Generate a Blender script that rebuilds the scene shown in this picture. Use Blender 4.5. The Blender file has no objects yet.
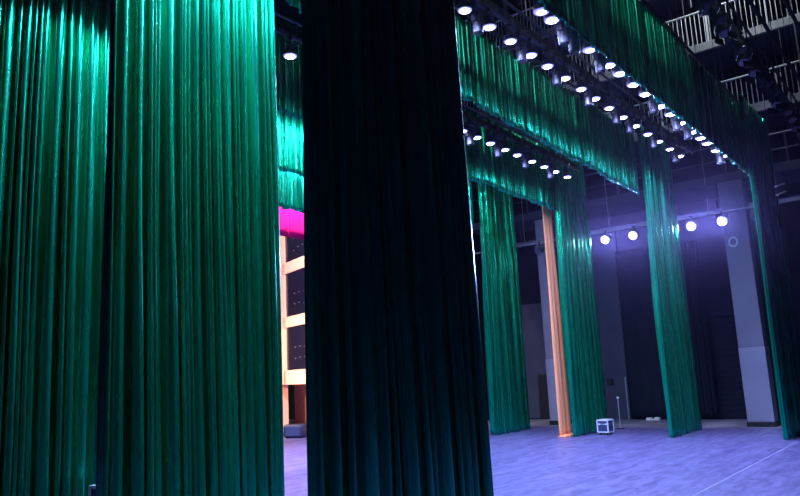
import bpy, bmesh, math, random
import numpy as np
from mathutils import Vector, Matrix

S = bpy.context.scene
COL = S.collection
PI = math.pi

# ------------------------------------------------------------------ camera, world, exposure
cd = bpy.data.cameras.new('camera')
cam = bpy.data.objects.new('camera', cd)
COL.objects.link(cam)
cd.sensor_width = 36.0
cd.lens = 36.0 * 710.577 / 800.0
cd.clip_end = 200
_r = Vector((0.62174327, -0.78195529, -0.04451109))
_u = Vector((-0.11380139, -0.14642049, 0.98265471))
_f = Vector((0.77490938, 0.60589353, 0.18002356))
_m = Matrix((_r, _u, -_f)).transposed().to_4x4()
_m.translation = Vector((0, 0, 2.1))
cam.matrix_world = _m
S.camera = cam
S.view_settings.view_transform = 'Standard'
S.view_settings.look = 'None'
S.view_settings.gamma = 1
S.view_settings.use_curve_mapping = False
S.view_settings.exposure = 0.0

W = bpy.data.worlds.new('world')
S.world = W
W.use_nodes = True
W.node_tree.nodes['Background'].inputs[0].default_value = (0.10, 0.16, 0.42, 1)
W.node_tree.nodes['Background'].inputs[1].default_value = 0.006


VIO = (0.40, 0.50, 1.0)          # light colour of the stage washes
STAGE_W = 380.0                  # power of one wash light
SIDE_W = 4200.0
NEARK = 2.5
HAZE = 0.00028

_t = W.node_tree                   # thin haze in the air of the whole place
_v = _t.nodes.new('ShaderNodeVolumeScatter')
_v.inputs['Color'].default_value = (0.6, 0.62, 1, 1)
_v.inputs['Density'].default_value = HAZE; _v.inputs['Anisotropy'].default_value = 0.94
_t.links.new(_v.outputs[0], _t.nodes['World Output'].inputs['Volume'])


def spot(name, loc, target, power, color, angle, blend, radius, parent=None):
    l = bpy.data.lights.new(name, 'SPOT')
    l.energy = power; l.color = color
    l.spot_size = math.radians(angle); l.spot_blend = blend
    l.shadow_soft_size = radius
    o = bpy.data.objects.new(name, l)
    COL.objects.link(o)
    d = Vector(target) - Vector(loc)
    o.rotation_mode = 'QUATERNION'
    o.rotation_quaternion = d.to_track_quat('-Z', 'Y')
    if parent is not None:
        o.parent = parent
        loc = Vector(loc) - parent.location
    o.location = loc
    return o


# ------------------------------------------------------------------ materials
def mat(name, color, rough=0.6, metal=0.0, spec=0.5, emis=None, estr=0.0, sheen=0.0, sheen_rough=0.3):
    m = bpy.data.materials.new(name)
    m.use_nodes = True
    b = m.node_tree.nodes['Principled BSDF']
    b.inputs['Base Color'].default_value = (*color, 1)
    b.inputs['Roughness'].default_value = rough
    b.inputs['Metallic'].default_value = metal
    b.inputs['Specular IOR Level'].default_value = spec
    b.inputs['Sheen Weight'].default_value = sheen
    b.inputs['Sheen Roughness'].default_value = sheen_rough
    if emis:
        b.inputs['Emission Color'].default_value = (*emis, 1)
        b.inputs['Emission Strength'].default_value = estr
    return m


def noise_mat(name, c1, c2, scale=(1, 1, 1), rough=(0.5, 0.6), spec=0.5, bump=0.0, metal=0.0, detail=4.0, nscale=1.0, sheen=0.0):
    m = mat(name, c1, rough[0], metal, spec, sheen=sheen)
    t = m.node_tree; N = t.nodes; L = t.links
    b = N['Principled BSDF']
    tc = N.new('ShaderNodeTexCoord'); mp = N.new('ShaderNodeMapping')
    mp.inputs['Scale'].default_value = scale
    L.new(tc.outputs['Object'], mp.inputs['Vector'])
    nz = N.new('ShaderNodeTexNoise'); nz.inputs['Scale'].default_value = nscale
    nz.inputs['Detail'].default_value = detail
    L.new(mp.outputs[0], nz.inputs['Vector'])
    cr = N.new('ShaderNodeValToRGB')
    cr.color_ramp.elements[0].position = 0.32; cr.color_ramp.elements[0].color = (*c1, 1)
    cr.color_ramp.elements[1].position = 0.68; cr.color_ramp.elements[1].color = (*c2, 1)
    L.new(nz.outputs['Fac'], cr.inputs[0]); L.new(cr.outputs[0], b.inputs['Base Color'])
    mr = N.new('ShaderNodeMapRange')
    mr.inputs['To Min'].default_value = rough[0]; mr.inputs['To Max'].default_value = rough[1]
    L.new(nz.outputs['Fac'], mr.inputs['Value']); L.new(mr.outputs[0], b.inputs['Roughness'])
    if bump:
        bp = N.new('ShaderNodeBump'); bp.inputs['Strength'].default_value = bump
        bp.inputs['Distance'].default_value = 0.02
        L.new(nz.outputs['Fac'], bp.inputs['Height']); L.new(bp.outputs[0], b.inputs['Normal'])
    return m


M = {}
M['green'] = noise_mat('green_satin', (0.0, 0.36, 0.19), (0.002, 0.54, 0.29), (6, 6, 0.4), (0.22, 0.32), 0.5, 0.1, metal=0.85)
M['orange'] = noise_mat('orange_satin', (1.0, 0.34, 0.15), (1.0, 0.44, 0.22), (6, 6, 0.5), (0.5, 0.6), 0.3)
M['lining'] = mat('white_lining', (0.85, 0.8, 0.8), 0.7)
M['red'] = noise_mat('magenta_red_cloth', (1.0, 0.0, 0.16), (1.0, 0.0, 0.20), (2, 2, 1), (0.7, 0.8), 0.1)
M['black_drape'] = noise_mat('black_drape', (0.005, 0.008, 0.022), (0.009, 0.013, 0.03), (3, 3, 0.3), (0.7, 0.85), 0.2)
M['wall'] = noise_mat('dark_wall', (0.006, 0.009, 0.024), (0.012, 0.016, 0.036), (0.6, 0.6, 0.6), (0.75, 0.9), 0.2)
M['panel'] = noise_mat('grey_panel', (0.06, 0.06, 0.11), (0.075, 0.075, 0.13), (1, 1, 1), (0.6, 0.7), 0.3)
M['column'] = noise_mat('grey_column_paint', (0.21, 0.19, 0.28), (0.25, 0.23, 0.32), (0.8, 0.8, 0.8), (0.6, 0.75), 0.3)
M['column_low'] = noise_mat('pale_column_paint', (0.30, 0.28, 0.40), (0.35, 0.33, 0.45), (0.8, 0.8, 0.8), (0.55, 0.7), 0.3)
M['black'] = mat('black_metal', (0.02, 0.02, 0.025), 0.45, 0.2)
M['ceil'] = mat('black_paint', (0.01, 0.01, 0.014), 0.9, 0, 0.1)
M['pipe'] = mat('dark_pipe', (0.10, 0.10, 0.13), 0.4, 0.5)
M['steel'] = mat('galvanised_steel', (0.45, 0.46, 0.5), 0.4, 0.6)
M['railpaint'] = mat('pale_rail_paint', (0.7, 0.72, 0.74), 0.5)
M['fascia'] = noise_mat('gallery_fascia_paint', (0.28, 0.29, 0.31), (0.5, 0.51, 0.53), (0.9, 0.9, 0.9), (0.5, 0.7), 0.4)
M['plastic'] = mat('lamp_body_plastic', (0.07, 0.065, 0.11), 0.4)
M['plastic_dark'] = mat('dark_lamp_plastic', (0.03, 0.03, 0.045), 0.35)
M['glass_off'] = mat('unlit_lens', (0.06, 0.06, 0.08), 0.08, 0.0, 1.0)
M['lens'] = mat('lit_lens', (0.8, 0.8, 1), 0.3, emis=(0.66, 0.66, 1.0), estr=28)
M['lens_warm'] = mat('warm_lit_lens', (0.9, 0.9, 0.8), 0.3, emis=(0.9, 1.0, 0.55), estr=1.6)
M['painted_halo'] = mat('violet_painted_halo', (0.3, 0.3, 0.8), 0.4, emis=(0.30, 0.30, 1.0), estr=1.1)  # violet glow painted as a ring round each lens, in place of bloom
M['lens_side'] = mat('bright_side_lens', (0.9, 0.9, 1), 0.3, emis=(0.75, 0.72, 1.0), estr=60)
M['peach'] = noise_mat('peach_plaster', (0.95, 0.50, 0.40), (1.0, 0.56, 0.46), (0.5, 0.5, 0.5), (0.8, 0.9), 0.1)
M['pane'] = mat('dark_glass', (0.012, 0.01, 0.03), 0.25)
M['maroon'] = mat('maroon_door', (0.12, 0.01, 0.02), 0.5)
M['alu'] = mat('aluminium_edge', (0.85, 0.87, 0.95), 0.35, 0.3)
M['case'] = mat('case_panel', (0.05, 0.06, 0.16), 0.4)
M['rubber'] = mat('rubber', (0.015, 0.015, 0.02), 0.7)
M['tape'] = mat('pale_tape', (0.34, 0.32, 0.62), 0.5)
M['navy'] = mat('navy_cover', (0.012, 0.015, 0.06), 0.55)

# stage floor: worn sheet flooring, long streaks running across the stage
fm = mat('stage_floor', (0.4, 0.4, 0.8), 0.4)
t = fm.node_tree; N = t.nodes; L = t.links
b = N['Principled BSDF']
tc = N.new('ShaderNodeTexCoord')
mp = N.new('ShaderNodeMapping'); mp.inputs['Scale'].default_value = (0.35, 5.0, 1)
L.new(tc.outputs['Object'], mp.inputs[0])
n1 = N.new('ShaderNodeTexNoise'); n1.inputs['Scale'].default_value = 1.0; n1.inputs['Detail'].default_value = 7; n1.inputs['Roughness'].default_value = 0.65
L.new(mp.outputs[0], n1.inputs['Vector'])
mp2 = N.new('ShaderNodeMapping'); mp2.inputs['Scale'].default_value = (1.3, 3.2, 1); mp2.inputs['Rotation'].default_value = (0, 0, 0.5)
L.new(tc.outputs['Object'], mp2.inputs[0])
n2 = N.new('ShaderNodeTexNoise'); n2.inputs['Scale'].default_value = 1.3; n2.inputs['Detail'].default_value = 6; n2.inputs['Distortion'].default_value = 1.2
L.new(mp2.outputs[0], n2.inputs['Vector'])
mx = N.new('ShaderNodeMath'); mx.operation = 'ADD'
L.new(n1.outputs['Fac'], mx.inputs[0]); L.new(n2.outputs['Fac'], mx.inputs[1])
cr = N.new('ShaderNodeValToRGB')
cr.color_ramp.elements[0].position = 0.34; cr.color_ramp.elements[0].color = (0.05, 0.04, 0.155, 1)
cr.color_ramp.elements[1].position = 0.66; cr.color_ramp.elements[1].color = (0.235, 0.19, 0.42, 1)
hf = N.new('ShaderNodeMath'); hf.operation = 'MULTIPLY'; hf.inputs[1].default_value = 0.5
L.new(mx.outputs[0], hf.inputs[0]); L.new(hf.outputs[0], cr.inputs[0]); L.new(cr.outputs[0], b.inputs['Base Color'])
mr = N.new('ShaderNodeMapRange'); mr.inputs['To Min'].default_value = 0.55; mr.inputs['To Max'].default_value = 0.2
L.new(hf.outputs[0], mr.inputs['Value']); L.new(mr.outputs[0], b.inputs['Roughness'])
bp = N.new('ShaderNodeBump'); bp.inputs['Strength'].default_value = 0.35; bp.inputs['Distance'].default_value = 0.03
L.new(hf.outputs[0], bp.inputs['Height']); L.new(bp.outputs[0], b.inputs['Normal'])
M['floor'] = fm

# ------------------------------------------------------------------ mesh helpers
class MB:
    def __init__(s): s.bm = bmesh.new()

    def box(s, a, b_, bevel=0.0, rot=0.0):
        a = Vector(a); b_ = Vector(b_)
        c = (a + b_) / 2; d = b_ - a
        r = bmesh.ops.create_cube(s.bm, size=1)
        vs = r['verts']
        bmesh.ops.scale(s.bm, vec=d, verts=vs)
        if bevel:
            es = list({e for v in vs for e in v.link_edges})
            rr = bmesh.ops.bevel(s.bm, geom=es, offset=bevel, segments=2, affect='EDGES', profile=0.5)
            vs = list({v for f in rr['faces'] for v in f.verts} | {v for v in vs if v.is_valid})
            seen = set(); stack = list(vs)
            while stack:
                v = stack.pop()
                if v in seen: continue
                seen.add(v)
                for e in v.link_edges: stack.append(e.other_vert(v))
            vs = list(seen)
        if rot:
            bmesh.ops.rotate(s.bm, cent=(0, 0, 0), matrix=Matrix.Rotation(rot, 3, 'Z'), verts=vs)
        bmesh.ops.translate(s.bm, vec=c, verts=vs)
        return s

    def tube(s, p, q, r, r2=None, seg=8):
        p = Vector(p); q = Vector(q); d = q - p
        if d.length < 1e-6: return s
        mt = Matrix.Translation((p + q) / 2) @ d.to_track_quat('Z', 'Y').to_matrix().to_4x4()
        bmesh.ops.create_cone(s.bm, cap_ends=True, segments=seg, radius1=r, radius2=r if r2 is None else r2, depth=d.length, matrix=mt)
        return s

    def path(s, pts, r, seg=6):
        for a, b_ in zip(pts[:-1], pts[1:]): s.tube(a, b_, r, seg=seg)
        return s

    def ball(s, c, r, seg=10):
        bmesh.ops.create_uvsphere(s.bm, u_segments=seg, v_segments=seg - 2, radius=r, matrix=Matrix.Translation(c))
        return s

    def poly(s, pts, d):
        d = Vector(d)
        n = len(pts)
        v0 = [s.bm.verts.new(p) for p in pts]; v1 = [s.bm.verts.new(Vector(p) + d) for p in pts]
        s.bm.faces.new(v0); s.bm.faces.new(v1[::-1])
        for i in range(n): s.bm.faces.new((v0[i], v1[i], v1[(i + 1) % n], v0[(i + 1) % n]))
        return s

    def build(s, name, m, parent=None, smooth=False):
        bmesh.ops.recalc_face_normals(s.bm, faces=s.bm.faces)
        me = bpy.data.meshes.new(name)
        s.bm.to_mesh(me); s.bm.free()
        me.materials.append(m)
        if smooth: me.shade_smooth()
        o = bpy.data.objects.new(name, me)
        COL.objects.link(o)
        if parent is not None: o.parent = parent
        return o


def tag(o, label=None, cat=None, group=None, kind=None):
    if label: o['label'] = label
    if cat: o['category'] = cat
    if group: o['group'] = group
    if kind: o['kind'] = kind
    return o


def empty(name, loc, label, cat, group=None):
    o = bpy.data.objects.new(name, None)
    o.empty_display_size = 0.2
    COL.objects.link(o); o.location = loc
    return tag(o, label, cat, group)


def kids(o): return [c for c in ALL if c.parent is o]


def copy_tree(o, parent=None):
    c = o.copy(); COL.objects.link(c)
    if parent is not None: c.parent = parent
    for ch in list(o.children): copy_tree(ch, c)
    return c


ORD = ['first', 'second', 'third', 'fourth', 'fifth', 'sixth', 'seventh', 'eighth', 'ninth', 'tenth', 'eleventh',
       'twelfth', 'thirteenth', 'fourteenth', 'fifteenth', 'sixteenth', 'seventeenth', 'eighteenth', 'nineteenth']

# ------------------------------------------------------------------ the setting
def struct(name, mb, m):
    return tag(mb.build(name, m), kind='structure')

XF, YP, ZC = 29.6, 17.9, 20.0
M['floor_grey'] = noise_mat('grey_floor', (0.16, 0.14, 0.20), (0.34, 0.30, 0.38), (1.5, 0.5, 1), (0.4, 0.6), 0.4)
struct('floor', MB().box((-3, -4, -0.3), (XF + 0.3, 34, 0)), M['floor'])
struct('floor_2', MB().box((25.6, -3.9, 0), (XF, YP - 0.01, 0.004)), M['floor_grey'])
struct('wall_far', MB().box((XF, -4, 0), (XF + 0.3, YP, ZC)), M['wall'])
struct('wall_near', MB().box((-3.3, -4, 0), (-3, YP, ZC)), M['wall'])
struct('wall_back', MB().box((-3.3, -4.3, 0), (XF + 0.3, -4, ZC)), M['wall'])
struct('ceiling', MB().box((-3.3, -4.3, ZC), (XF + 0.3, YP + 0.3, ZC + 0.3)), M['ceil'])
# proscenium wall with its opening
mb = MB()
mb.box((-3.3, YP, 0), (4.5, YP + 0.4, ZC)).box((21.5, YP, 0), (XF + 0.3, YP + 0.4, ZC)).box((4.5, YP, 9.6), (21.5, YP + 0.4, ZC))
struct('wall_proscenium', mb, M['wall'])

# far side wall: pale panel, doorway, roller door, columns
struct('trim_1', MB().box((XF - 0.06, 11.25, 0.02), (XF, 12.75, 8.0), 0.01), M['panel'])
struct('trim_2', MB().box((XF - 0.05, 14.0, 0.05), (XF, 18.0, 5.2), 0.01), M['panel'])
d1 = struct('door_1', MB().box((XF - 0.11, 14.75, 0.02), (XF - 0.052, 15.5, 1.98), 0.01), M['black'])
tag(MB().box((XF - 0.16, 14.82, 0.95), (XF - 0.11, 14.9, 1.05), 0.01).build('door_handle', M['steel'], d1))
d2 = struct('door_2', MB().box((XF - 0.06, 6.9, 0.02), (XF - 0.01, 9.6, 3.9), 0.01), M['black_drape'])
fr = MB()
fr.box((XF - 0.14, 6.75, 0.02), (XF, 6.9, 4.1), 0.02).box((XF - 0.14, 9.6, 0.02), (XF, 9.75, 4.1), 0.02).box((XF - 0.16, 6.75, 3.9), (XF, 9.75, 4.15), 0.02)
fr.build('door_frame', M['wall'], d2)
sl = MB()
for k in range(18):
    sl.box((XF - 0.085, 6.92, 0.1 + k * 0.21), (XF - 0.06, 9.58, 0.26 + k * 0.21), 0.008)
sl.build('shutter_slats', M['wall'], d2)


def column(y0, y1, x, label):
    t = empty('column', (x, (y0 + y1) / 2, 0), label, 'column', None)
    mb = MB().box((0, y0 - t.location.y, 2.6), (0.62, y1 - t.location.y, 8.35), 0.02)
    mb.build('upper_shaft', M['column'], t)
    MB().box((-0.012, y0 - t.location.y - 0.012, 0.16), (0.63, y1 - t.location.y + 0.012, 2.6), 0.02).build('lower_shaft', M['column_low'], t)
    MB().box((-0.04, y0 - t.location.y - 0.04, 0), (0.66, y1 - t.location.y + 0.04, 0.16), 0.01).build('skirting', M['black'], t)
    return t

column(5.3, 6.1, 26.1, 'wide grey lavender square column standing between the last two green legs on the right')
column(12.92, 13.5, 26.5, 'narrow grey square column just left of the orange curtain')

# ring shaped light on the wide column, black switch box on the pale panel
mb = MB()
for k in range(14):
    a, c = 2 * PI * k / 14, 2 * PI * (k + 1) / 14
    mb.tube((26.06, 5.82 + 0.13 * math.cos(a), 6.2 + 0.16 * math.sin(a)), (26.06, 5.82 + 0.13 * math.cos(c), 6.2 + 0.16 * math.sin(c)), 0.03)
tag(mb.build('ring_bracket', M['alu']), 'small pale ring bracket high on the face of the wide grey column', 'bracket')
t = empty('switch_box', (XF - 0.06, 12.1, 1.55), 'small black switch box on the pale wall panel right of the second green leg', 'switch box')
MB().box((-0.09, -0.12, -0.13), (0, 0.12, 0.13), 0.02).build('box_body', M['black'], t)
MB().box((-0.10, -0.09, -0.1), (-0.085, 0.09, 0.1), 0.01).build('cover_plate', M['plastic_dark'], t)

# ------------------------------------------------------------------ curtains
def curtain(name, xt, xb, y, z0, z1, pitch, amp, seed, m, rows=40, hem=0.03, hang=0.0, thick=0.008, rise=0.0, cols=9):
    rnd = random.Random(seed)
    w = max(xt[1] - xt[0], xb[1] - xb[0])
    ws = []
    while sum(ws) < w: ws.append(pitch * rnd.choice((rnd.uniform(0.3, 0.7), rnd.uniform(0.6, 1.3), rnd.uniform(1.6, 3.2))))
    kx = np.concatenate([[0], np.cumsum(ws)]); kx = kx / kx[-1]
    n = len(ws)
    u = np.concatenate([np.linspace(kx[i], kx[i + 1], cols, endpoint=False) for i in range(n)] + [[1.0]])
    ph = np.concatenate([np.linspace(i, i + 1, cols, endpoint=False) for i in range(n)] + [[float(n)]]) * 2 * PI
    ki = np.minimum((ph / (2 * PI)).astype(int), n - 1)
    A = np.array([rnd.uniform(0.25, 1.35) for _ in range(n)])
    Ai = np.interp(ph / (2 * PI), np.arange(n) + 0.5, A)
    f1 = np.array([rnd.uniform(0.2, 0.9) for _ in range(n)]); p1 = np.array([rnd.uniform(0, 6.3) for _ in range(n)])
    hz = np.array([rnd.uniform(-1, 1) for _ in range(n + 1)])
    hj = np.interp(ph / (2 * PI), np.arange(n + 1), hz)
    V = []
    for r in range(rows + 1):
        tt = r / rows
        z = z1 + (z0 - z1) * tt
        x0 = xt[0] + (xb[0] - xt[0]) * tt; x1 = xt[1] + (xb[1] - xt[1]) * tt
        am = np.interp(ph / (2 * PI), np.arange(n) + 0.5, 1 + 0.28 * np.sin(f1 * z + p1))
        sh = np.interp(ph / (2 * PI), np.arange(n) + 0.5, 0.10 * pitch * np.sin(f1 * 1.3 * z + p1 * 2) * (0.4 + tt))
        prof = 1.15 * (1 - 2 * np.abs(np.sin(ph / 2)) ** 0.75) + 0.5 + 0.16 * np.sin(3 * ph + 0.5 * z) + 0.08 * np.sin(7 * ph + 0.6 * z)
        yy = y + amp * Ai * am * prof + 0.6 * amp * np.sin(u * w * 1.9 + seed) * math.sin(0.35 * z + seed)
        xx = x0 + (x1 - x0) * u + sh * np.clip(u * 8, 0, 1) * np.clip((1 - u) * 8, 0, 1) + 0.18 * pitch * np.sin(2 * ph) * Ai
        zz = z + (hem * hj + 0.35 * hem * np.cos(ph)) * max(0.0, (tt - 0.75) / 0.25) + rise * (1 - u) * tt
        V.append(np.stack([xx, yy, zz], 1))
    V = np.array(V).reshape(-1, 3)
    c = len(u)
    F = [(r * c + i, r * c + i + 1, (r + 1) * c + i + 1, (r + 1) * c + i) for r in range(rows) for i in range(c - 1)]
    me = bpy.data.meshes.new(name)
    org = Vector(((xb[0] + xb[1]) / 2, y, z0))
    me.from_pydata([tuple(Vector(v) - org) for v in V.tolist()], [], F)
    me.materials.append(m); me.shade_smooth()
    o = bpy.data.objects.new(name, me); COL.objects.link(o)
    o.location = org
    md = o.modifiers.new('thickness', 'SOLIDIFY'); md.thickness = thick
    return o

Y1, Y2, Y3, Y4, Y5 = 4.16, 7.27, 10.22, 13.3, 16.4
HB, HT = 7.42, 9.72
# near side legs
tag(curtain('leg_curtain', (4.06, 6.48), (4.13, 6.68), Y1, 0.03, 9.8, 0.13, 0.06, 11, M['green'], 60),
    'tall almost black curtain leg in the foreground, nearest the camera', 'curtain', 'near side legs')
tag(curtain('leg_curtain', (4.0, 6.46), (4.10, 6.66), Y2, 0.03, 9.8, 0.088, 0.105, 12, M['green'], 60),
    'tall bright green pleated curtain leg left of the almost black one', 'curtain', 'near side legs')
tag(curtain('leg_curtain', (3.9, 6.5), (3.95, 6.6), Y3, 0.03, 9.8, 0.095, 0.11, 13, M['green'], 60),
    'leftmost green pleated curtain leg at the edge of the photo', 'curtain', 'near side legs')
# far side legs
tag(curtain('leg_curtain', (21.7, 24.9), (21.78, 25.1), Y1, 0.02, 9.8, 0.20, 0.07, 21, M['green'], 50),
    'darkest far curtain leg at the right edge with one bright edge', 'curtain', 'far side legs')
tag(curtain('leg_curtain', (22.05, 25.0), (21.95, 25.05), Y2, 0.02, 9.8, 0.20, 0.075, 22, M['green'], 50),
    'green far curtain leg between the two pairs of bright side lights', 'curtain', 'far side legs')
tag(curtain('leg_curtain', (21.85, 24.5), (21.8, 24.4), Y3, 0.02, 9.8, 0.20, 0.075, 23, M['green'], 50),
    'green far curtain leg touching the orange curtain, case at its foot', 'curtain', 'far side legs')
tag(curtain('leg_curtain', (21.9, 24.3), (21.85, 24.5), Y4, 0.02, 9.8, 0.20, 0.075, 24, M['green'], 50),
    'leftmost far green curtain leg beside the dark foreground leg', 'curtain', 'far side legs')
# orange curtain
t = empty('orange_curtain', (22.0, 10.65, 0), 'tall narrow orange curtain between the two left far green legs', 'curtain')
o = curtain('drape', (21.62, 22.38), (21.62, 22.38), 10.68, 0.02, 9.4, 0.12, 0.075, 31, M['orange'], 50, hem=0.02); o.parent = t; o.location -= t.location
o = curtain('lining', (22.39, 22.48), (22.39, 22.48), 10.62, 0.02, 9.4, 0.06, 0.01, 32, M['lining'], 40, hem=0.01); o.parent = t; o.location -= t.location
o['label'] = 'pale lining edge'
mb = MB()
rnd = random.Random(4)
for k in range(9):
    x = -0.5 + k * 0.09; mb.box((x, -0.12 - rnd.random() * .12, 0.003), (x + 0.12, 0.1, 0.04 + rnd.random() * .05), 0.015)
o = mb.build('puddled_hem', M['orange'], t, True)

# borders
def border(x0, x1, y, seed, label, pitch=0.16, amp=0.06, hb=HB, rise=0.0):
    o = curtain('border_curtain', (x0, x1), (x0, x1), y, hb, HT, pitch, amp, seed, M['green'], 14, hem=0.045, rise=rise)
    return tag(o, label, 'border curtain', 'green borders')

border(5.4, 24.7, Y1 + 0.22, 41, 'large dark green border at upper right, above the right light row', 0.17, 0.05, 7.57, 0.14)
border(5.2, 22.3, Y2 + 0.34, 42, 'green border behind the middle row of lit lamps', 0.16, 0.06, 7.56, 0.52)
border(5.2, 22.0, Y3 + 0.22, 43, 'short looking green border behind the lowest row of lit lamps', 0.16, 0.06, 7.53, 0.17)
border(5.2, 21.75, Y4 + 0.22, 44, 'green border ending above the leftmost far leg, behind the lowest lamp row', 0.17, 0.06, 7.49, 0.28)
border(5.2, 21.6, Y5, 45, 'green border just above the magenta valance in the gap', 0.17, 0.06, 7.56)
tag(curtain('house_valance', (5.0, 21.4), (5.0, 21.4), 17.55, 6.98, 9.9, 0.5, 0.004, 51, M['red'], 10, hem=0.01),
    'bright magenta house valance seen in the gap between curtains', 'valance')

# curtain battens (thin black pipe each border hangs from), with suspension wires
def hang_pipe(x0, x1, y, z, label, wires=6):
    t = empty('curtain_batten', ((x0 + x1) / 2, y, z), label, 'batten', 'curtain battens')
    h = (x1 - x0) / 2
    MB().tube((-h, 0, 0), (h, 0, 0), 0.04).build('pipe', M['black'], t)
    for k in range(wires):
        x = -h + 0.4 + k * (2 * h - 0.8) / (wires - 1)
        MB().tube((x, 0, 0.04), (x, 0, ZC - z - 0.03), 0.008, seg=5).build('wire', M['steel'], t)
    return t

hang_pipe(5, 25.2, Y1 + 0.22, HT + 0.1, 'black batten along the top edge of the large upper right border')
hang_pipe(5, 22.5, Y2 + 0.22, HT + 0.1, 'black batten at the top of the border behind middle lamps')
hang_pipe(5, 22.2, Y3 + 0.22, HT + 0.1, 'black batten at the top of the border behind lowest lamps')
for y, z, x0, x1, lab in ((2.35, 9.0, 6, 26.4, 'bare dark pipe crossing the upper right corner, lower one'),
                          (1.9, 9.3, 6, 26.4, 'bare dark pipe crossing the upper right corner, outermost one'),
                          (3.5, 10.3, 6, 26.4, 'bare dark pipe running just above the large border top')):
    hang_pipe(x0, x1, y, z, lab, 7)

# ------------------------------------------------------------------ galleries on the far side
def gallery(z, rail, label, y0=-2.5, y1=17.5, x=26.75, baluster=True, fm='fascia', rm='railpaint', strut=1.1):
    t = empty('gallery', (x, 0, z), label, 'gallery', 'side galleries')
    MB().box((0, y0, -0.12), (XF - x - 0.02, y1, 0)).build('deck', M['panel'], t)
    mb = MB().box((-0.08, y0, -0.30), (0, y1, 0.04), 0.01).box((-0.16, y0, -0.30), (0, y1, -0.26))
    mb.build('fascia', M[fm], t)
    mb = MB().tube((-0.03, y0, rail), (-0.03, y1, rail), 0.035)
    mb.build('handrail', M[rm], t)
    mb = MB()
    if baluster:
        k = y0
        while k < y1:
            mb.tube((-0.03, k, 0.04), (-0.03, k, rail), 0.014, seg=5); k += 0.16
    else:
        mb.tube((-0.03, y0, rail * 0.5), (-0.03, y1, rail * 0.5), 0.02)
    mb.build('balusters', M[rm], t)
    k = y0 + 0.4
    while k < y1:
        MB().box((-0.07, k - 0.03, 0.0), (0.0, k + 0.03, rail)).build('post', M[rm], t); k += 2.0
    k = y0 + 0.9
    while k < y1:
        MB().tube((0.15, k, -0.1), (0.15, k, -strut), 0.035).build('strut', M['pipe'], t); k += 2.0
    return t

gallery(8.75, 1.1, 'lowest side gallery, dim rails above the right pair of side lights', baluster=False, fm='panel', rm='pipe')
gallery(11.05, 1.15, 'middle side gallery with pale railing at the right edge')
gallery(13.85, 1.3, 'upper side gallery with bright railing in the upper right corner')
gallery(16.6, 1.3, 'topmost side gallery glimpsed above the upper right railing')

# steel beams across the far side, below the lowest gallery
for (z, x) in ((7.9, 28.6),):
    tag(MB().tube((x, -2, z), (x, 17, z), 0.06).build('conduit', M['steel']), 'thin horizontal conduit high across the dark far wall', 'conduit')

# black drape on the far wall
tag(curtain('masking_drape', (0, 3.4), (0, 3.4), 0, 0.05, 7.0, 0.3, 0.06, 61, M['black_drape'], 20, hem=0.02),
    'black masking drape on the far wall left of the green leg between side lights', 'drape')
o = COL.objects['masking_drape']
o.rotation_euler.z = PI / 2; o.location = (29.3, 9.55 , 0.05)
tag(curtain('masking_drape', (0, 2.6), (0, 2.6), 0, 0.05, 7.2, 0.3, 0.06, 62, M['black_drape'], 20, hem=0.02),
    'black masking drape on the far wall beyond the wide grey column', 'drape')
o = COL.objects['masking_drape.001']
o.rotation_euler.z = PI / 2; o.location = (29.3, 5.0, 0.05)

# ------------------------------------------------------------------ lamps
def make_wash(lens_mat, radius=0.11):
    """down-facing wash light; origin at the clamp on the pipe"""
    r = bpy.data.objects.new('wash_light', None); COL.objects.link(r)
    mb = MB().box((-0.035, -0.04, -0.07), (0.035, 0.04, 0.04), 0.01).tube((0, 0, -0.12), (0, 0, -0.05), 0.02)
    mb.build('clamp', M['black'], r)
    mb = MB().box((-0.16, -0.02, -0.15), (0.16, 0.02, -0.12), 0.005).box((-0.165, -0.02, -0.32), (-0.15, 0.02, -0.12), 0.004).box((0.15, -0.02, -0.32), (0.165, 0.02, -0.12), 0.004)
    mb.build('yoke', M['plastic_dark'], r)
    mb = MB().tube((0, 0, -0.19), (0, 0, -0.26), 0.09, 0.09, 16).tube((0, 0, -0.26), (0, 0, -0.34), 0.10, radius + 0.025, 18).tube((0, 0, -0.34), (0, 0, -0.395), radius + 0.025, radius + 0.025, 18)
    for k in range(8):
        a = k * PI / 4
        mb.box((math.cos(a) * 0.075 - .008, math.sin(a) * 0.075 - .008, -0.25), (math.cos(a) * 0.075 + .008, math.sin(a) * 0.075 + .008, -0.17))
    mb.build('housing', M['plastic'], r)
    MB().tube((0, 0, -0.385), (0, 0, -0.41), radius + 0.02, radius + 0.015, 20).build('painted_halo_ring', M['painted_halo'], r)  # emissive ring standing in for the halo round the lens
    MB().tube((0, 0, -0.40), (0, 0, -0.425), radius * 0.78, radius * 0.74, 20).build('lens', lens_mat, r)
    return r


def make_mover():
    r = bpy.data.objects.new('moving_head_light', None); COL.objects.link(r)
    MB().box((-0.04, -0.04, -0.08), (0.04, 0.04, 0.04), 0.01).build('clamp', M['black'], r)
    MB().box((-0.15, -0.11, -0.2), (0.15, 0.11, -0.08), 0.025).build('base', M['plastic'], r)
    mb = MB().box((-0.15, -0.05, -0.27), (0.15, 0.05, -0.2), 0.015).box((-0.155, -0.05, -0.48), (-0.115, 0.05, -0.2), 0.015).box((0.115, -0.05, -0.48), (0.155, 0.05, -0.2), 0.015)
    mb.build('yoke', M['plastic'], r)
    mb = MB().tube((0, 0, -0.3), (0, 0, -0.42), 0.085, 0.105, 14).tube((0, 0, -0.42), (0, 0, -0.68), 0.105, 0.095, 14)
    mb.build('head', M['plastic'], r)
    MB().tube((0, 0, -0.675), (0, 0, -0.70), 0.08, 0.075, 14).build('lens', M['glass_off'], r)
    return r


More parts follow.
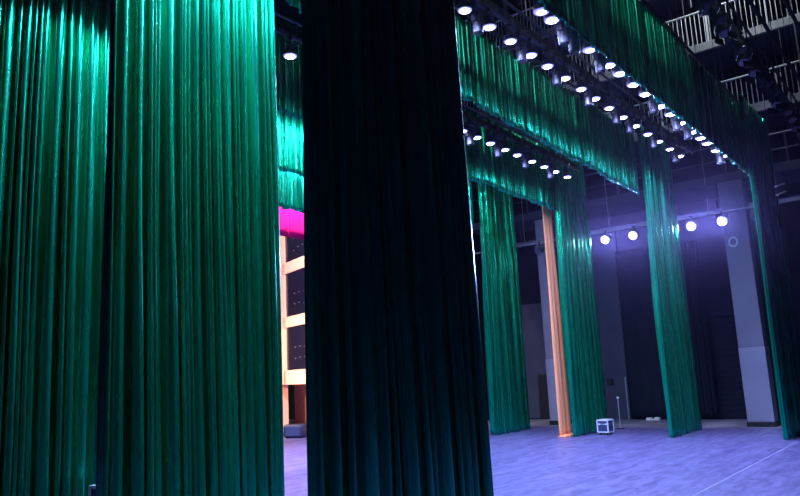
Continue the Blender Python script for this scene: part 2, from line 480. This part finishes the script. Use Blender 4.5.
protoL = make_wash(M['lens']); protoW = make_wash(M['lens_warm']); protoM = make_mover()
used = set()

def place(proto, loc, label, cat, group, rz=0.0):
    o = proto if proto.name not in used else copy_tree(proto)
    used.add(o.name); used.add(proto.name)
    o.location = loc; o.rotation_euler.z = rz
    tag(o, label, cat, group)
    return o


def truss(x0, x1, y, z, label, wires, depth=0.42):
    t = empty('lighting_batten', ((x0 + x1) / 2, y, z), label, 'batten', 'lighting battens')
    h = (x1 - x0) / 2
    mb = MB().tube((-h, 0, 0), (h, 0, 0), 0.03).tube((-h, 0, depth), (h, 0, depth), 0.03); n = int((x1 - x0) / 0.75)
    for k in range(n + 1):
        x = -h + 2 * h * k / n
        mb.box((x - 0.015, -0.015, 0), (x + 0.015, 0.015, depth))
    mb.build('ladder_frame', M['pipe'], t)
    MB().box((-h, 0.10, depth * 0.35), (h, 0.22, depth * 0.75)).build('cable_trunk', M['black'], t)
    rnd = random.Random(int(y * 10))
    x = -h
    while x < h - 0.9:
        L_ = rnd.uniform(0.5, 1.0); dz = rnd.uniform(0.08, 0.22)
        pts = [(x + L_ * q / 6, 0.02 * math.sin(q), depth * 0.3 - dz * math.sin(PI * q / 6)) for q in range(7)]
        MB().path(pts, 0.012, 5).build('cable_loop', M['pipe'], t); x += L_ * rnd.uniform(0.7, 1.2)
    for k in range(wires):
        x = -h + 0.5 + k * (2 * h - 1) / (wires - 1)
        MB().tube((x, 0, depth), (x, 0, ZC - z - 0.03), 0.01, seg=5).build('wire', M['steel'], t)
    return t


LAMPS = []
rndl = random.Random(9)
# middle row (between the two big borders)
yA, zA = 6.2, 8.94
truss(4.0, 23.8, yA, zA, 'long lighting truss carrying the middle row of lit lamps', 8)
xa = [round(v * 1.107, 2) for v in (9.15, 9.92, 10.63, 11.4, 12.06, 12.84, 13.6, 14.33, 15.1, 15.93, 16.75, 17.6, 18.42, 19.3, 20.2)]
for i, x in enumerate(xa):
    o = place(protoL, (x, yA, zA), 'lit lamp of the middle row, ' + ORD[i] + ' counted from its left end', 'stage light', 'middle row of lamps')
    LAMPS.append((o, 1.0))
for x, lab in ((4.6, 'lit lamp at the near end of the middle truss, out of view, outermost'), (5.9, 'lit lamp at the near end of the middle truss, out of view, second'),
               (7.1, 'lit lamp on the middle truss above the dark leg, out of view, third'), (8.15, 'lit lamp on the middle truss above the dark leg, out of view, fourth')):
    LAMPS.append((place(protoL, (x, yA, zA), lab, 'stage light', 'middle row of lamps'), NEARK))
xm = [round(v * 1.107, 2) for v in (9.53, 11.01, 12.45, 13.96, 15.5, 16.34, 18.0, 19.75)]
for i, x in enumerate(xm):
    place(protoM, (x, yA, zA), 'unlit violet moving head hanging in the middle row, ' + ORD[i] + ' from the left', 'stage light', 'unlit moving heads, middle row', rndl.uniform(-0.12, 0.12))
# right row
yB, zB = 4.66, 8.28
truss(6.5, 22.0, yB, zB, 'lighting truss carrying the right hand row under the large border', 8)
xb_ = [round(v * 4.66 / 4.5, 2) for v in (9.65, 10.01, 11.48, 12.36, 12.87, 13.6, 14.27, 15.22, 15.88, 16.66, 17.56, 18.18, 18.76, 19.59, 20.29)]
for i, x in enumerate(xb_):
    p = protoW if i in (0, 2) else protoL
    o = place(p, (x, yB, zB), ('yellowish' if p is protoW else 'lit') + ' lamp of the right row, ' + ORD[i] + ' counted from its left end', 'stage light', 'right row of lamps')
    LAMPS.append((o, 0.8))
for i, x in enumerate([10.78, 11.2, 12.35, 15.27, 16.85, 17.7, 20.65]):
    place(protoM, (x, yB, zB), 'unlit violet moving head among the right row, ' + ORD[i] + ' from the left', 'stage light', 'unlit moving heads, right row', rndl.uniform(-0.12, 0.12))
# lowest row
yC, zC = 9.3, 8.62
truss(4.4, 21.8, yC, zC, 'lower lighting truss carrying the lowest row of lit lamps', 7, 0.35)
for i, x in enumerate([14.7, 15.39, 16.06, 16.84, 17.53, 18.41, 19.19, 19.94, 20.79]):
    LAMPS.append((place(protoL, (x, yC, zC), 'lit lamp of the lowest row, ' + ORD[i] + ' visible from the left', 'stage light', 'lowest row of lamps'), 1.0))
for x, lab in ((5.2, 'lit lamp hidden behind the bright green leg on the lower truss, outermost'), (6.8, 'lit lamp hidden behind the bright green leg on the lower truss, inner'),
               (8.77, 'lone lit lamp seen in the narrow gap between curtains'), (10.0, 'lit lamp hidden behind the dark leg, nearer the gap'), (11.8, 'lit lamp hidden behind the dark leg, farther from the gap')):
    LAMPS.append((place(protoL, (x, yC, zC), lab, 'stage light', 'lowest row of lamps'), 1.8 if x < 7 else 1.0))
for i, x in enumerate([15.05, 16.45, 17.97, 19.57]):
    place(protoM, (x, yC, zC), 'unlit violet moving head in the lowest row, ' + ORD[i] + ' from the left', 'stage light', 'unlit moving heads, lowest row', rndl.uniform(-0.12, 0.12))
o = place(protoW, (13.0, yC, zC), 'added warm lamp, unseen, on the lower truss behind the dark foreground leg', 'stage light', 'lowest row of lamps')
spot('beam', (13.0, yC, zC - 0.45), (21.3, 10.5, 3.6), 650, (1.0, 0.58, 0.42), 44, 0.5, 0.1, o)  # added warm beam to brighten the orange curtain
spot('beam', (11.8, yC, zC - 0.45), (15.5, 17.0, 0), 13000, VIO, 58, 0.8, 0.1, LAMPS[-1][0])  # added beam to brighten the floor seen in the gap
spot('beam', (10.0, yC, zC - 0.45), (12.5, 13.5, 0), 4000, VIO, 60, 0.8, 0.1, LAMPS[-2][0])  # second added beam for the floor in the gap
# added unseen strip lights that brighten the rear borders and valance
def added_strip_light(x0, x1, y, z, power, color, label):
    t = empty('added_strip_light', ((x0 + x1) / 2, y, z), label, 'strip light', 'added unseen strip lights')
    h = (x1 - x0) / 2
    MB().box((-h, -0.07, 0), (h, 0.07, 0.12), 0.02).build('housing', M['plastic_dark'], t)
    MB().box((-h + .02, -0.05, -0.012), (h - .02, 0.05, 0.0)).build('diffuser', M['lens_strip'], t)
    for s_ in (-1, 1):
        MB().tube((s_ * h * .8, 0, 0.12), (s_ * h * .8, 0, ZC - z - 0.03), 0.012, seg=5).build('wire', M['black'], t)
    l = bpy.data.lights.new('glow', 'AREA'); l.shape = 'RECTANGLE'; l.size = 2 * h - .1; l.size_y = 0.1
    l.energy = power; l.color = color
    o = bpy.data.objects.new('glow', l); COL.objects.link(o); o.parent = t; o.location = (0, 0, -0.03)
M['lens_strip'] = mat('strip_diffuser', (0.8, 0.8, 0.9), 0.4, emis=(0.7, 0.7, 1.0), estr=3)
added_strip_light(6.5, 20.5, 12.3, 9.3, 1300, (0.35, 0.62, 1.0), 'added strip light, unseen, behind the short looking green border')
added_strip_light(8.0, 20.5, 15.2, 9.3, 500, (0.45, 0.62, 1.0), 'added strip light, unseen, between the two rearmost green borders')
added_strip_light(12.0, 20.0, 16.95, 9.2, 900, (1.0, 0.9, 1.0), 'added strip light, unseen, above the magenta valance')

for o, k in LAMPS:
    l = o.location
    # slight up-stage tilt of the beam, as the lamps are focused on the stage
    spot('beam', (l.x, l.y, l.z - 0.43), (l.x + 0.0, l.y, 0), STAGE_W * k, VIO if k < 1.5 else (0.36, 0.62, 1.0), 152, 0.75, 0.11, o)

# upper right corner: batten of unlit fixtures
yU, zU = 2.95, 9.25
truss(8.0, 26.0, yU, zU, 'dark truss crowded with unlit fixtures in the upper right corner', 8)
i = 0
x = 12.0
mb = None
def make_profile():
    r = bpy.data.objects.new('profile_spotlight', None); COL.objects.link(r)
    MB().box((-0.04, -0.04, -0.1), (0.04, 0.04, 0.04), 0.01).build('clamp', M['black'], r)
    mb = MB().box((-0.17, -0.02, -0.16), (0.17, 0.02, -0.13)).box((-0.18, -0.02, -0.42), (-0.16, 0.02, -0.13)).box((0.16, -0.02, -0.42), (0.18, 0.02, -0.13))
    mb.build('yoke', M['plastic_dark'], r)
    d = Vector((-0.3, -0.35, -0.88)).normalized(); c = Vector((0, 0, -0.4))
    mb = MB().box(c - Vector((.13, .13, .12)), c + Vector((.13, .13, .14)), 0.03).tube(c, c + d * 0.42, 0.10, 0.12, 14)
    mb.build('housing', M['plastic_dark'], r)
    MB().tube(c + d * 0.41, c + d * 0.435, 0.105, 0.1, 14).build('lens', M['glass_off'], r)
    mb = MB()
    e = c + d * 0.44
    MB().box(e + Vector((-.14, -.15, -.02)), e + Vector((.14, -.135, -.16))).build('barn_door', M['black'], r)
    mb.box(e + Vector((-.14, .135, -.02)), e + Vector((.14, .15, -.16)))
    mb.build('barn_door', M['black'], r)
    return r
protoP = make_profile()
while x < 25.5:
    place(protoP, (x, yU, zU), 'dark unlit fixture in the upper right corner, ' + ORD[i] + ' along its truss', 'stage light', 'unlit fixtures, upper right', rndl.uniform(-0.8, 0.8))
    x += rndl.uniform(0.7, 1.05); i += 1

# small white twin tube light hanging at the right
t = empty('twin_tube_light', (22.0, 3.5, 6.75), 'two small pale horizontal tubes hanging before the dark right leg', 'tube light')
MB().tube((-0.75, 0, 0.04), (0.75, 0, 0.42), 0.02).build('upper_tube', M['alu'], t)
MB().tube((-0.75, 0, -0.20), (0.75, 0, 0.18), 0.02).build('lower_tube', M['alu'], t)
MB().tube((-0.6, 0, 0.08), (-0.6, 0, 3.57), 0.008, seg=5).tube((0.6, 0, 0.38), (0.6, 0, 3.57), 0.008, seg=5).build('wires', M['black'], t)

# ------------------------------------------------------------------ far side lighting pipe with bright side lights
xp, zp = 25.7, 7.22
t = empty('side_light_pipe', (xp, 11, zp), 'long thin horizontal pipe on the far side carrying the side lights', 'batten')
MB().tube((0, -8.5, 0), (0, 6.5, 0), 0.035).build('pipe', M['steel'], t)
for y in (-8, -4.6, -1, 2.6, 6):
    MB().tube((0, y, 0), (0, y, ZC - zp - 0.03), 0.012, seg=5).build('wire', M['steel'], t)

def side_lamp(y, lit, label, group):
    r = empty('side_light', (xp, y, zp), label, 'stage light', group)
    MB().box((-0.04, -0.04, -0.1), (0.04, 0.04, 0.05), 0.01).build('clamp', M['black'], r)
    mb = MB().box((-0.02, -0.2, -0.14), (0.02, 0.2, -0.1)).box((-0.02, -0.21, -0.34), (0.02, -0.185, -0.1)).box((-0.02, 0.185, -0.34), (0.02, 0.21, -0.1))
    mb.build('yoke', M['plastic'], r)
    MB().tube((0.14, 0, -0.24), (-0.14, 0, -0.34), 0.12, 0.17, 18).build('housing', M['plastic'], r)
    if lit: MB().tube((-0.125, 0, -0.333), (-0.155, 0, -0.345), 0.175, 0.17, 20).build('painted_halo_ring', M['painted_halo'], r)  # same painted halo round the lit side lenses
    MB().tube((-0.14, 0, -0.339), (-0.17, 0, -0.351), 0.125, 0.12, 20).build('lens', M['lens_side'] if lit else M['glass_off'], r)
    if lit:
        spot('beam', (xp - 0.2, y, zp - 0.36), (0, 0.5 + (y - 6) * 0.15, 5.2), SIDE_W, (0.36, 0.34, 1.0), 36, 1.0, 0.14, r)
    return r
for y, lab in ((10.15, 'bright side light nearest right of the second far green leg'), (9.08, 'bright side light just left of the third far green leg'),
               (7.0, 'bright side light just right of the third far green leg'), (5.98, 'bright side light in front of the wide grey column, rightmost')):
    side_lamp(y, True, lab, 'bright side lights')
for y, lab in ((14.15, 'unlit side light just right of the leftmost far leg'), (12.95, 'unlit side light just left of the orange curtain top'),
               (4.9, 'unlit side light beside the bright edge of the rightmost leg'), (16.8, 'unlit side light left of the leftmost far leg')):
    side_lamp(y, False, lab, 'unlit side lights')

# ------------------------------------------------------------------ auditorium wall seen through the gap
th = math.radians(70)
D = Vector((math.cos(th), math.sin(th), 0)); NN = Vector((math.sin(th), -math.cos(th), 0))  # NN points away from the camera
Q = Vector((21.6, 22.4, 0))

def wbox(s0, s1, z0, z1, d0=0.0, d1=0.5):
    pts = [Q + D * s0 + NN * d0 + Vector((0, 0, z0)), Q + D * s1 + NN * d0 + Vector((0, 0, z0)), Q + D * s1 + NN * d0 + Vector((0, 0, z1)), Q + D * s0 + NN * d0 + Vector((0, 0, z1))]
    return MB().poly(pts, NN * (d1 - d0))

mb = MB()
def wadd(mb, s0, s1, z0, z1, d0, d1):
    pts = [Q + D * s0 + NN * d0 + Vector((0, 0, z0)), Q + D * s1 + NN * d0 + Vector((0, 0, z0)), Q + D * s1 + NN * d0 + Vector((0, 0, z1)), Q + D * s0 + NN * d0 + Vector((0, 0, z1))]
    mb.poly(pts, NN * (d1 - d0))
wadd(mb, 2.0, 4.5, 2.35, 12, 0, 0.6)                      # upright pier
wadd(mb, -4.0, -2.4, 0, 12, 0, 0.6)
for z0, z1 in ((2.04, 2.67), (4.59, 5.06), (7.05, 7.56), (9.6, 12)):
    wadd(mb, -2.4, 2.25, z0, z1, 0, 0.6)
wadd(mb, 2.0, 4.5, 2.04, 2.35, 0, 0.6)
wadd(mb, -4.0, 5.5, 0, 12, 1.9, 2.2)                       # back of the bays and passage
wadd(mb, 3.2, 4.5, 0, 2.04, 0, 0.6)
struct('wall_auditorium', mb, M['peach'])
for k, (z0, z1) in enumerate(((2.67, 4.59), (5.06, 7.05), (7.56, 9.6))):
    mb = MB(); wadd(mb, -2.38, 2.23, z0 + 0.01, z1 - 0.01, 0.07, 0.12)
    w = struct('window_%d' % (k + 1), mb, M['pane'])
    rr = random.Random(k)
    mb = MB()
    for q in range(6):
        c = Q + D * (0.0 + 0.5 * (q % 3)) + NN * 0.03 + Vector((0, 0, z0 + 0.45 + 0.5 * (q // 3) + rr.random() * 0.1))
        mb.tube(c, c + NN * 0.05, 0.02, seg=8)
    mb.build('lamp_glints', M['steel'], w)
mb = MB(); wadd(mb, 0.1, 0.75, 0.02, 1.78, 1.82, 1.9)
struct('door_3', mb, M['maroon'])
mb = MB(); wadd(mb, 1.32, 1.62, 0.86, 1.1, 1.84, 1.9)
tag(mb.build('wall_socket', M['black']), 'small black wall box on the peach wall seen through the gap', 'wall box')
struct('wall_left', MB().box((-3.3, 33.7, 0), (32, 34, 13)), M['ceil'])
struct('wall_right', MB().box((29.6, 18.3, 0), (30, 34, 13)), M['ceil'])
struct('ceiling_2', MB().box((-3.3, 18.3, 13), (32, 34, 13.3)), M['ceil'])

def added_house_lamp(loc, target, power, color, angle, label):  # added unseen lamps that brighten the peach wall and its passage
    t = empty('added_house_light', loc, label, 'house light', 'added warm house lights')
    d = (Vector(target) - Vector(loc)).normalized()
    MB().tube(-d * 0.25, d * 0.05, 0.14, 0.2, 16).build('housing', M['plastic_dark'], t)
    MB().tube(d * 0.04, d * 0.06, 0.18, 0.18, 16).build('lens', M['lens_warm'], t)
    MB().tube((0, 0, 0.1), (0, 0, 13 - loc[2]), 0.03).build('bracket', M['black'], t)
    spot('beam', Vector(loc) + d * 0.1, target, power, color, angle, 0.5, 0.2, t)
added_house_lamp((14.5, 20.5, 9.8), (22.0, 23.5, 4.5), 7500, (1.0, 0.84, 0.84), 90, 'added warm house light, unseen, high in the auditorium, aimed at the peach wall')
added_house_lamp((17.8, 23.5, 3.4), (22.9, 23.0, 0.9), 1800, (1.0, 0.75, 0.5), 120, 'added warm lamp, unseen, brightening the passage')

# ------------------------------------------------------------------ things on the floor
def flight_case(loc, rz, sx, sy, sz, label):
    t = empty('flight_case', loc, label, 'flight case')
    t.rotation_euler.z = rz
    a, c = sx / 2, sy / 2
    w = 0.09 * 1.0
    MB().box((-a, -c, w), (a, c, sz), 0.01).build('body', M['case'], t)
    mb = MB(); e = 0.02
    for z in (w, sz - 0.0):
        for s in (-1, 1):
            mb.box((-a - .008, s * c - e, z - e), (a + .008, s * c + e, z + e), 0.004)
            mb.box((s * a - e, -c - .008, z - e), (s * a + e, c + .008, z + e), 0.004)
    for sx_ in (-1, 1):
        for sy_ in (-1, 1):
            mb.box((sx_ * a - e, sy_ * c - e, w), (sx_ * a + e, sy_ * c + e, sz), 0.004)
    mb.build('aluminium_edging', M['alu'], t)
    MB().box((-a, -c, sz - 0.004), (a, c, sz + 0.012), 0.004).build('lid', M['alu'], t)
    MB().box((-a - 0.012, -c, sz * 0.72), (a + 0.012, c, sz * 0.76)).build('lid_band', M['alu'], t)
    for sx_ in (-1, 1):
        for sy_ in (-1, 1):
            MB().tube((sx_ * (a - .07), sy_ * (c - .07) - .02, 0.04), (sx_ * (a - .07), sy_ * (c - .07) + .02, 0.04), 0.04, seg=12).box((sx_ * (a - .07) - .03, sy_ * (c - .07) - .03, 0.06), (sx_ * (a - .07) + .03, sy_ * (c - .07) + .03, 0.10)).build('castor', M['rubber'], t)
    MB().path([(0.0 - 0.08, -c - 0.01, sz * .5), (0.0 - 0.08, -c - 0.05, sz * .5), (0.08, -c - 0.05, sz * .5), (0.08, -c - 0.01, sz * .5)], 0.012).build('handle', M['black'], t)
    for s in (-0.12, 0.12):
        MB().box((-a - 0.02, s - 0.03, sz * .68), (-a, s + 0.03, sz * .80), 0.004).build('latch', M['alu'], t)
    return t

flight_case((22.8, 9.66, 0), -0.05, 0.40, 0.36, 0.46, 'small dark flight case with pale edges at the foot of a green leg')
flight_case((5.50, 9.42, 0), 0.15, 0.5, 0.42, 0.84, 'pale edged case peeking out at the foot of the leftmost curtain')

# pole behind the case
t = empty('microphone_stand', (24.9, 10.0, 0), 'thin dark pole standing behind the small flight case', 'stand')
MB().tube((0, 0, 0), (0, 0, 0.03), 0.14, 0.12, 20).build('base', M['black'], t)
MB().tube((0, 0, 0.03), (0, 0, 1.05), 0.022).build('pole', M['steel'], t)
MB().ball((0, 0, 1.07), 0.05).build('tip', M['alu'], t)

# stage monitor in the gap
t = empty('floor_speaker', (19.75, 21.0, 0), 'dark blue rounded equipment box on the floor in the narrow gap', 'speaker')
t.rotation_euler.z = 0.4
MB().box((-0.3, -0.42, 0.02), (0.3, 0.42, 0.52), 0.09).build('cabinet', M['navy'], t, True)
MB().box((-0.31, -0.3, 0.1), (-0.29, 0.3, 0.44), 0.01).build('grille', M['case'], t)
for sx_ in (-1, 1):
    for sy_ in (-1, 1):
        MB().tube((sx_ * .18, sy_ * .28, 0), (sx_ * .18, sy_ * .28, 0.04), 0.04).build('foot', M['rubber'], t)

tag(MB().box((6.5, 3.865, 0), (21.6, 3.89, 0.003)).build('floor_tape', M['tape']), 'thin pale line of tape running across the stage floor, lower right', 'tape')
# rag on the far floor
mb = MB()
rnd = random.Random(2)
for k in range(6):
    mb.box((-0.1, -0.25 + k * .08, 0), (0.1, -0.12 + k * .08, 0.05 + rnd.random() * .08), 0.02, rot=0)
o = mb.build('cloth_bundle', M['lining'], None, True); o.location = (28.9, 10.2, 0.0)
tag(o, 'small pale cloth bundle on the floor at the foot of the black drape', 'cloth')
# pale upright pole by the drape
o = MB().tube((0, 0, 0), (0, 0, 1.7), 0.03).ball((0, 0, 1.7), 0.035).build('wall_pole', M['steel']); o.location = (29.0, 11.25, 0)
tag(o, 'short pale upright pole leaning by the left edge of the black drape', 'pole')

# added white fill lights, unseen, brightening the galleries and the large border
def added_fill_light(loc, target, power, color, angle, label, rad=0.15):
    t = empty('added_fill_light', loc, label, 'added fill light', 'added white fill lights')
    d = (Vector(target) - Vector(loc)).normalized()
    MB().tube(-d * 0.2, d * 0.05, 0.12, 0.22, 16).build('shade', M['black'], t)
    MB().ball(d * 0.02, 0.08).build('bulb', M['lens'], t)
    MB().tube((0, 0, 0.1), (0, 0, ZC - loc[2]), 0.012, seg=5).build('cord', M['black'], t)
    spot('beam', Vector(loc) + d * 0.15, target, power, color, angle, 0.6, rad, t)
added_fill_light((25.2, 5.4, 18.5), (28.5, 6.5, 9), 1500, (0.85, 0.92, 1.0), 120, 'added white fill light, unseen, high above the far galleries')
added_fill_light((13.0, -1.5, 13.5), (13.5, 4.2, 9.0), 330, (0.8, 0.95, 1.0), 60, 'added white fill light, unseen, high upstage, aimed at the large border', 0.8)
